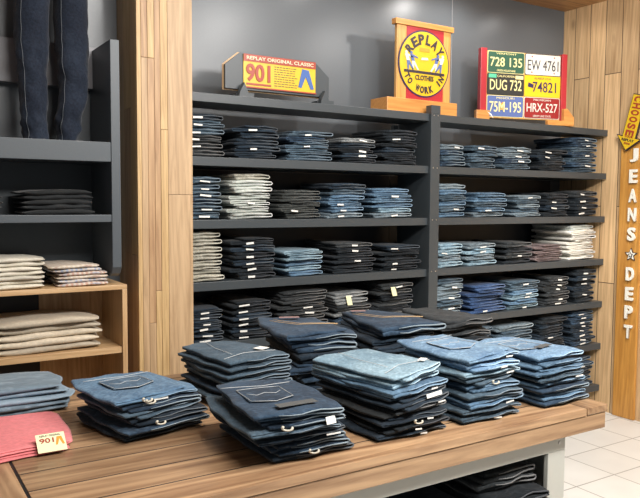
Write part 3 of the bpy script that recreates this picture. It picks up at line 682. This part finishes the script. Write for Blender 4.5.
# clothes on them
def pile(name, x0, x1, y0, d, z, n, per, colf, labf, cat, group, mats=None, seam=False, jit=.012):
    P_ = []
    for j in range(n):
        w = (x1 - x0) * R.uniform(.93, 1.0)
        g_ = garment(name, FV[R.randrange(4)], colf(j), ((x0 + x1) / 2 + R.uniform(-jit, jit), y0 + R.uniform(-.008, .008), z + j * per + .001), R.uniform(-.03, .03), (w / .31, d / .30, per / .0252), labf(j, n), cat, group, seam=seam, mat=(mats[j % len(mats)] if mats else None)); P_.append(g_)
    settle(P_, z, n * per)
def nth(j, n): return 'uppermost' if j == n - 1 else 'lowest' if j == 0 else ORD[n - 1 - j] + ' from top'
pile('folded_sweater', .54, .845, 3.18, .28, 1.508, 5, .0225, lambda j: 'shirtdark', lambda j, n: 'dark grey folded sweater %s in pile on the grey shelf below upright jeans' % nth(j, n), 'sweater', 'dark sweaters on the grey shelf')
pile('folded_sweater', .17, .475, 3.18, .28, 1.508, 5, .0215, lambda j: 'shirtdark', lambda j, n: 'dark grey folded sweater %s in the grey shelf pile farther from the pillar' % nth(j, n), 'sweater', 'dark sweaters on the grey shelf')
pile('folded_shirt', .33, .635, 3.165, .29, 1.197, 7, .0195, lambda j: 'cream', lambda j, n: 'cream folded shirt %s in pile on oak top board' % nth(j, n), 'shirt', 'cream shirts on the oak unit')
pile('folded_shirt', .655, .882, 3.165, .28, 1.197, 6, .0165, lambda j: 'cream', lambda j, n: 'patterned folded shirt %s in pile beside cream shirts' % nth(j, n), 'shirt', 'patterned shirts on the oak unit', mats=[M['plaid2'], M['plaid1'], M['plaid3']], jit=.02)
pile('folded_trousers', .40, .875, 3.165, .29, .917, 5, .031, lambda j: 'beige', lambda j, n: 'beige folded trousers %s in the oak shelf pile nearer pillar' % nth(j, n), 'trousers', 'beige trousers on the oak shelf')
pile('folded_trousers', -.12, .385, 3.165, .29, .917, 5, .030, lambda j: 'beige', lambda j, n: 'beige folded trousers %s in the oak shelf pile farther from pillar' % nth(j, n), 'trousers', 'beige trousers on the oak shelf')

# upright jeans on a leg form, standing on the grey shelf
def upright_jeans():
    t = thing('display_jeans', 'dark indigo jeans on a leg form standing on the grey shelving', 'jeans', (.70, 3.30, 1.8262))
    def leg(ks, seed):
        rn = random.Random(seed); bm = bmesh.new(); rings = []; rec = []; seg = 32; nz = 90
        for k in range(nz):
            u = k / (nz - 1); z = u * 1.0
            # interpolate keys (z, cx, half width, half depth)
            for a, b in zip(ks[:-1], ks[1:]):
                if a[0] <= z <= b[0] or b is ks[-1]:
                    f = min(1, (z - a[0]) / (b[0] - a[0])); f = f * f * (3 - 2 * f); cx, hw, hd = [a[i] + (b[i] - a[i]) * f for i in (1, 2, 3)]; break
            ring = []
            for s in range(seg):
                a = 2 * PI * s / seg; ca, sa = math.cos(a), math.sin(a)
                # creases gather round the hem and behind the knee
                q = noise.noise(Vector((ca * 1.3 + seed, sa * 1.3, z * 16))) + .5 * noise.noise(Vector((ca * 2.2, sa * 2.2 + seed, z * 34 + ca * 3)))
                cr = .012 * q * (1.1 * math.exp(-((z - .07) / .08) ** 2) + .7 * math.exp(-((z - .33) / .12) ** 2) + .25)
                e = 2.3; rad = (abs(ca) ** e + abs(sa) ** e) ** (-1 / e)
                ring.append(bm.verts.new((cx + (hw + cr) * ca * rad, (hd + cr) * sa * rad, z)))
            rings.append(ring); rec.append([tuple(v.co) for v in ring])
        for a, b in zip(rings[:-1], rings[1:]):
            for s in range(seg): bm.faces.new((a[s], a[(s + 1) % seg], b[(s + 1) % seg], b[s]))
        bm.faces.new(rings[-1]); bm.faces.new(list(reversed(rings[0])))
        bmesh.ops.recalc_face_normals(bm, faces=bm.faces)
        return bm, [tuple(r_[(seg * 5) // 8]) for r_ in rec]
    lk = [(0, -.077, .052, .056), (.06, -.079, .051, .053), (.22, -.083, .057, .058), (.45, -.086, .069, .070), (.7, -.078, .072, .085), (1.0, -.07, .085, .10)]
    rk = [(0, .055, .042, .056), (.06, .060, .052, .056), (.22, .083, .060, .058), (.45, .080, .071, .070), (.7, .078, .072, .085), (1.0, .07, .085, .10)]
    for ks, sd in ((lk, 1), (rk, 5)):
        bm, sp = leg(ks, sd); lg = from_bm('trouser_leg', bm, M['d_indigo'], t, smooth=True)
        tube('leg_seam', sp, .0016, M['s_navy'], lg, 4)
    for cx, hw, top in ((-.077, .050, 0), (.07, .046, 0)):
        bm = bmesh.new(); add_box(bm, (cx - .03, -.05, -.0), (cx + .03, .045, .01), .004); from_bm('foot_plate', bm, M['black'], t)
    bm = bmesh.new(); add_box(bm, (-.155, -.10, 1.0), (.155, .10, 1.2), .04); from_bm('seat_panel', bm, M['d_indigo'], t, smooth=True)
    return t
upright_jeans()

# ------------------------------------------------------------------ signs on the top board
S0 = SZ[0]
def sign_901():
    t = thing('shop_sign', 'dark octagonal sign with yellow 901 panel on the top shelf board', 'sign', (1.94, 3.5, S0 + .0008))
    L = lambda x, z: (x - 1.94, z - S0)
    P = [(1.613, 2.168), (1.613, 2.293), (1.70, 2.362), (2.171, 2.362), (2.267, 2.283), (2.267, 2.168)]
    prism('backing_board', [L(*p) for p in P], 0, .018, M['shelf'], t, .001)
    prism('plywood_edge', [L(x * 1.0 + (-.006 if x < 1.9 else .0), z + (.004 if z > 2.2 else -.006)) for x, z in P], .019, .027, M['oak_v'], t)
    prism('yellow_panel', [L(1.718, 2.186), (1.718 - 1.94, 2.356 - S0), L(2.171, 2.356), L(2.171, 2.186)], -.006, -.001, M['yellow'], t)
    prism('red_border', [L(1.712, 2.180), L(1.712, 2.187), L(2.176, 2.187), L(2.176, 2.180)], -.009, -.0065, M['red2'], t)
    prism('red_band', [L(1.718, 2.320), L(1.718, 2.358), L(2.171, 2.358), L(2.171, 2.320)], -.009, -.0065, M['red2'], t)
    text('heading', 'REPLAY ORIGINAL CLASSIC', M['cream'], t, face_xz(1.945 - 1.94, -.0105, 2.339 - S0), .42, .019, .002, .012)
    text('number', '901', M['red2'], t, face_xz(1.806 - 1.94, -.009, 2.262 - S0), .148, .095, .003, .03)
    prism('underline', [L(1.735, 2.196), L(1.735, 2.206), L(1.885, 2.206), L(1.885, 2.196)], -.009, -.0065, M['red2'], t)
    bm = bmesh.new(); rr = random.Random(3)
    for i in range(9):
        z = 2.306 - i * .0128; x = 1.905
        while x < 2.035:
            w = rr.uniform(.008, .02); add_box(bm, (x - 1.94, -.0078, z - S0 - .0016), (x + w - 1.94, -.0064, z - S0 + .0016)); x += w + .005
    from_bm('small_print', bm, M['ink'], t)
    prism('jeans_print', [L(*p) for p in ((2.083, 2.312), (2.125, 2.308), (2.160, 2.205), (2.138, 2.203), (2.105, 2.27), (2.078, 2.207), (2.057, 2.21))], -.0088, -.0064, M['blue'], t)
    for x in (1.715, 2.225):
        f = prism('clamp_foot', [(-.045, 0), (.045, 0), (.045, .03), (.012, .03), (-.012, .085), (-.04, .03)], -.05, -.0115 if False else -.012, M['shelf'], t, .001); f.location = (x - 1.94, 0, 0)
        g = prism('clamp_foot', [(-.045, 0), (.045, 0), (.045, .03), (-.045, .03)], -.0115, .05, M['shelf'], t, .001); g.location = (x - 1.94, 0, 0)
    return t
sign_901()
def curve_text(parent, s, cx, cz, r, a0, a1, size, mat, y, flip=False, bold=.02):
    n = len(s)
    for i, ch in enumerate(s):
        if ch == ' ': continue
        a = math.radians(a0 + (a1 - a0) * (i / (n - 1)))
        x, z = cx + r * math.cos(a), cz + r * math.sin(a); rot = a - PI / 2 if not flip else a + PI / 2
        wd = size * (.72 if ch not in 'IL1' else (.25 if ch == 'I' else .6))
        text('letter', ch, mat, parent, face_xz(x, y, z, rot), wd, size, .002, bold)
def sign_round():
    ox, oy = 2.99, 3.52
    t = thing('shop_sign', 'pine board sign with round yellow emblem reading REPLAY CLOTHES TO WORK IN', 'sign', (ox, oy, S0 + .0005))
    def B(name, x0, x1, y0, y1, z0, z1, m, bev=.002): o = box(name, (x0 - ox, y0, z0 - S0), (x1 - ox, y1, z1 - S0), M[m], t, bev); return o
    B('base_block', 2.652, 3.217, -.07, .10, S0 + .0005, 2.205, 'pine_x', .004)
    B('back_board', 2.775, 3.215, 0, .022, 2.206, 2.662, 'pine')
    B('top_rail', 2.757, 3.232, -.012, .032, 2.663, 2.697, 'pine_x')
    B('red_panel', 2.85, 3.153, -.003, -.0002, 2.206, 2.661, 'red', 0)
    c = (0, 2.440 - S0)
    disc('emblem_rim', c, .208, -.007, -.0035, M['navy'], t, 64)
    disc('emblem_disc', c, .199, -.0095, -.0072, M['yellow'], t, 64)
    y = -.0115
    curve_text(t, 'REPLAY', 0, c[1], .151, 145, 35, .064, M['ink'], y, False, .045)
    text('word', 'CLOTHES', M['ink'], t, face_xz(0, y, c[1] - .088), .15, .032, .002, .03)
    curve_text(t, 'TO WORK IN', 0, c[1], .162, 211, 329, .044, M['ink'], y, True, .045)
    box('emblem_banner', (-.165, -.0125, c[1] - .062), (.165, -.0097, c[1] - .046), M['ink'], t, 0)
    text('banner_text', 'TESTED FOR WORK', M['cream'], t, face_xz(0, -.0132, c[1] - .054), .27, .008, .001) if False else None
    text('year', '1981', M['orange'], t, face_xz(0, -.0108, c[1] + .086), .075, .022, .001) if False else box('emblem_patch', (-.04, -.0115, c[1] + .075), (.04, -.0097, c[1] + .098), M['orange'], t, 0)
    # two pairs of figures pulling against each other
    def fig(x, s, lean, m1, m2):
        def Q(px, pz): return (x + s * (px + pz * lean), c[1] - .044 + pz)
        prism('figure_legs', [Q(-.022, 0), (Q(-.012, 0)), Q(0, .035), Q(.018, 0), Q(.03, .002), Q(.012, .055), Q(-.01, .055)], -.0125, -.0098, m2, t)
        prism('figure_body', [Q(-.012, .054), Q(.012, .054), Q(.014, .08), Q(.045, .072), Q(.046, .080), Q(.012, .094), Q(-.014, .092)], -.0135, -.0099, m1, t)
        hx, hz = Q(.002, .103); disc('figure_head', (hx, hz), .010, -.0135, -.0099, m1, t, 12)
    W, Bl = M['pwhite'], M['plblue']
    fig(-.115, 1, -.35, W, Bl); fig(-.075, 1, -.35, Bl, W); fig(.115, -1, -.35, W, Bl); fig(.075, -1, -.35, Bl, W)
    prism('figure_cloth', [(-.03, c[1] + .022), (.03, c[1] + .026), (.022, c[1] + .04), (-.024, c[1] + .038)], -.0128, -.0098, W, t)
    return t
sign_round()
def plates():
    ang = -.27
    t = thing('plate_display', 'red-sided board of six old licence plates on the top shelf board', 'sign', (3.612, 3.59, S0 + .0008), ang)
    W = .60
    box('side_rail', (-.055, -.02, .0), (-.008, .02, .51), M['red'], t, .003)
    box('side_rail', (W - .012, -.02, .03), (W + .03, .02, .505), M['red'], t, .003)
    box('back_board', (-.0075, -.004, .04), (W - .0125, .01, .497), M['pine'], t, .002)
    box('base_block', (-.10, -.055, .0005), (.0, -.0205, .085), M['pine_x'], t, .004)
    prism('base_block', [(W - .14, .0005), (W + .075, .0005), (W + .075, .06), (W + .02, .12), (W - .01, .12), (W - .01, .035), (W - .14, .035)], -.055, -.0205, M['pine_x'], t, .003)
    pw, phh = .289, .148
    data = [('728 135', 'green', 'lyellow', 0, 2, 'SEE', 'GREEN MOUNTAINS'), ('EW 4761', 'pwhite', 'ink', 1, 2, '', ''), ('DUG 732', 'pblack', 'lyellow', 0, 1, 'CALIFORNIA', ''), ('74821', 'pyellow', 'navy', 1, 1, 'ALASKA U.S.A.', ''), ('75M-195', 'plblue', 'lyellow', 0, 0, 'MISSOURI', ''), ('HRX-527', 'maroon', 'pwhite', 1, 0, 'MICHIGAN', 'GREAT LAKE STATE')]
    for s, bg, fg, cx, row, top, bot in data:
        x0 = cx * (pw + .004) + .002; z0 = .048 + row * (phh + .0015)
        # pressed plate with rounded corners and a rim
        def rr(m, rad): 
            P = []
            for (px, pz, a0) in ((x0 + pw - m - rad, z0 + phh - m - rad, 0), (x0 + m + rad, z0 + phh - m - rad, 90), (x0 + m + rad, z0 + m + rad, 180), (x0 + pw - m - rad, z0 + m + rad, 270)):
                for k in range(4): a = math.radians(a0 + 30 * k); P.append((px + rad * math.cos(a), pz + rad * math.sin(a)))
            return P
        p = prism('licence_plate', rr(0, .012), -.0075, -.0045, M[fg if bg != 'pyellow' and bg != 'pblack' else bg], t); p.parent = t
        q = prism('plate_face', rr(.004, .010), -.0088, -.0077, M[bg], p)
        cxm, czm = x0 + pw / 2, z0 + phh / 2
        nm = text('plate_number', s, M[fg], p, face_xz(cxm + (.015 if s == '74821' else 0), -.0095, czm - (.004 if not bot else -.002)), pw * (.86 if s != '74821' else .66), .072 if not bot else .062, .0016, .008 if fg != 'ink' else .0)
        if top and top != 'SEE': text('plate_state', top, M[fg], p, face_xz(cxm, -.0095, z0 + phh - .018), pw * .48, .014, .0014)
        if s == '728 135': text('plate_state', 'VERMONT', M[fg], p, face_xz(cxm, -.0095, z0 + phh - .016), pw * .55, .012, .0014)
        if bot: text('plate_motto', bot, M[fg], p, face_xz(cxm, -.0095, z0 + .018), pw * .5, .014, .0014)
        if s == 'DUG 732':
            box('plate_sticker', (x0 + .010, -.0105, z0 + phh - .032), (x0 + .07, -.009, z0 + phh - .006), M['mint'], p, 0); box('plate_sticker', (x0 + pw - .07, -.0105, z0 + phh - .034), (x0 + pw - .008, -.009, z0 + phh - .010), M['lyellow'], p, 0)
        if s == '75M-195':
            prism('plate_emblem', [(x0 + .108, z0 + .05), (x0 + .138, z0 + .05), (x0 + .141, z0 + .085), (x0 + .123, z0 + .105), (x0 + .105, z0 + .085)], -.0095, -.009, M['orange'], p)
        if s == '74821':
            prism('plate_emblem', [(x0 + .025, z0 + .07), (x0 + .07, z0 + .06), (x0 + .072, z0 + .085), (x0 + .03, z0 + .1)], -.0105, -.009, M['navy'], p)
        if s == 'EW 4761':
            for dx, dz in ((.055, .02), (.235, .02), (.055, .128), (.235, .128)): disc('plate_bolt', (x0 + dx, z0 + dz), .005, -.0105, -.009, M['maroon'], p, 10)
    prism('paper_sticker', [(-.02, .075), (.012, .06), (.028, .03), (.0, .055)], -.0575, -.0565, M['paper'], t)
    return t
plates()

# ------------------------------------------------------------------ signs on the plank wall
def jeans_board():
    t = thing('jeans_dept_board', 'tall orange pine board with white letters JEANS DEPT on plank wall', 'sign', (WX - .002, 3.165, 0))
    box('pine_board', (-.024, -.088, .002), (0, .085, 2.03), M['board'], t, .003)
    zc = [1.917, 1.767, 1.629, 1.493, 1.353, None, 1.065, .921, .787, .645]
    for ch, z in zip('JEANS*DEPT', zc):
        if z is None: continue
        text('letter', ch, M['letter'], t, face_yz(-.033, -.028, z), .062, .096, .012, .035)
    cz = 1.203
    for r_, m, x0, x1 in ((.052, 'ink', -.030, -.0245), (.040, 'letter', -.034, -.0305), (.022, 'ink', -.037, -.0345), (.012, 'letter', -.040, -.0375)):
        P = []
        for k in range(10):
            a = PI / 2 + k * PI / 5; q = r_ if k % 2 == 0 else r_ * .45; P.append((-.028 + q * math.cos(a), cz + q * math.sin(a)))
        prism('star', P, x0, x1, M[m], t, plane='YZ')
    return t
jeans_board()
def arrow_sign():
    # a slanting arrow, its shaft leaning to the upper right
    t = thing('arrow_sign', 'yellow arrow sign with red lettering CHOOSE, above the JEANS DEPT board', 'sign', (4.615, 3.2, 1.948))
    ang = math.radians(-15)   # tilt of the shaft from vertical, towards -Y at the top
    # local frame: u across, v up along the shaft; y = -u
    def P(u, v):
        uu = u * math.cos(ang) - v * math.sin(ang); vv = u * math.sin(ang) + v * math.cos(ang); return (-uu, vv)
    def poly(name, pts, x0, x1, m): prism(name, [P(*p) for p in pts], x0, x1, M[m], t, plane='YZ')
    out = [(-.055, .105), (-.105, .105), (0, 0), (.105, .105), (.055, .105), (.055, .405), (-.055, .405)]
    poly('arrow_board', out, 0, .018, 'ink')
    inn = [(-.050, .099), (-.090, .099), (0, .010), (.090, .099), (.050, .099), (.050, .399), (-.050, .399)]
    poly('arrow_face', inn, -.003, -.0005, 'yellow')
    def mtx(u, v, rot):
        y, z = P(u, v); return face_yz(-.0045, y, z, rot)
    for i, ch in enumerate('CHOOSE'):
        text('letter', ch, M['red2'], t, mtx(0, .372 - i * .048, ang - PI / 2), .038, .066, .002, .035)
    text('word', 'YOUR', M['red2'], t, mtx(0, .105, ang), .07, .014, .002, .02)
    text('word', 'REPLAY', M['ink'], t, mtx(0, .080, ang), .10, .018, .002, .02)
    text('word', 'JEANS', M['red2'], t, mtx(0, .054, ang), .05, .016, .002, .02)
    box('spacer', (.0185, -.02, .035), (.0243, .02, .065), M['ink'], t, 0); box('spacer', (.0185, -.10, .30), (.050, -.06, .34), M['ink'], t, 0)
arrow_sign()

# ------------------------------------------------------------------ lights and camera
def area(name, loc, target, size, power, col=(1, .95, .88), sizey=None, spread=None):
    l = bpy.data.lights.new(name, 'AREA'); l.energy = power; l.color = col; l.shape = 'RECTANGLE'; l.size = size; l.size_y = sizey or size
    if spread: l.spread = spread
    o = bpy.data.objects.new(name, l); C.objects.link(o); o.location = loc
    d = Vector(target) - Vector(loc); o.rotation_euler = d.to_track_quat('-Z', 'Y').to_euler(); return o
def spot(name, loc, target, power, ang, col=(1, .94, .86), r=.05, blend=.6):
    l = bpy.data.lights.new(name, 'SPOT'); l.energy = power; l.color = col; l.spot_size = math.radians(ang); l.spot_blend = blend; l.shadow_soft_size = r
    o = bpy.data.objects.new(name, l); C.objects.link(o); o.location = loc
    d = Vector(target) - Vector(loc); o.rotation_euler = d.to_track_quat('-Z', 'Y').to_euler(); return o
WHT = (1, .975, .94)
area('overhead_fill', (1.1, .4, 3.0), (1.2, 1.8, 0), 1.2, 82, WHT, sizey=.6)  # unseen area lights, added as broad fill from overhead
area('overhead_fill', (2.5, .6, 3.0), (2.6, 2.2, 0), 1.4, 128, WHT, sizey=.6)
spot('fill_spot', (1.3, 2.1, 3.0), (1.3, 3.4, 1.6), 30, 110, WHT)  # unseen spots, added to brighten shelves, floor and plank wall
spot('fill_spot', (2.4, 2.3, 3.0), (2.4, 3.5, 1.6), 32, 110, WHT)
spot('fill_spot', (3.4, 2.3, 3.0), (3.4, 3.5, 1.6), 36, 110, WHT)
spot('fill_spot', (3.6, 1.6, 3.0), (4.0, 2.6, 0), 170, 75, WHT)
spot('fill_spot', (3.3, 2.0, 3.0), (4.66, 2.9, 2.0), 60, 90, WHT)
spot('fill_spot', (1.15, 1.5, 3.0), (.4, 3.2, 1.0), 32, 70, WHT)
for wx, pw_ in ((1.62, 12), (3.4, 20), (2.5, 6), (4.3, 5)):
    spot('wall_washer', (wx, 3.36, 3.04), (wx, 3.66, 1.9), pw_, 150, WHT, .03)
w = bpy.data.worlds.new('World'); scene.world = w; w.use_nodes = True
w.node_tree.nodes['Background'].inputs[0].default_value = (.92, .96, 1, 1); w.node_tree.nodes['Background'].inputs[1].default_value = .2

cam = bpy.data.cameras.new('camera'); co = bpy.data.objects.new('camera', cam); C.objects.link(co)
cam.sensor_fit = 'HORIZONTAL'; cam.sensor_width = 36; cam.lens = 713.59 / 640 * 36; cam.clip_start = .05
p, r, t = [math.radians(a) for a in (3.8196, .3787, 32.3075)]
F = Vector((math.sin(t) * math.cos(p), math.cos(t) * math.cos(p), -math.sin(p))); Rt = Vector((math.cos(t), -math.sin(t), 0)); U = Rt.cross(F)
R2 = Rt * math.cos(r) + U * math.sin(r); U2 = U * math.cos(r) - Rt * math.sin(r)
co.matrix_world = Matrix(((R2.x, U2.x, -F.x, 0), (R2.y, U2.y, -F.y, 0), (R2.z, U2.z, -F.z, 1.573), (0, 0, 0, 1)))
scene.camera = co
vs = scene.view_settings; vs.view_transform = 'Standard'; vs.look = 'None'; vs.exposure = 0; vs.gamma = 1; vs.use_curve_mapping = False
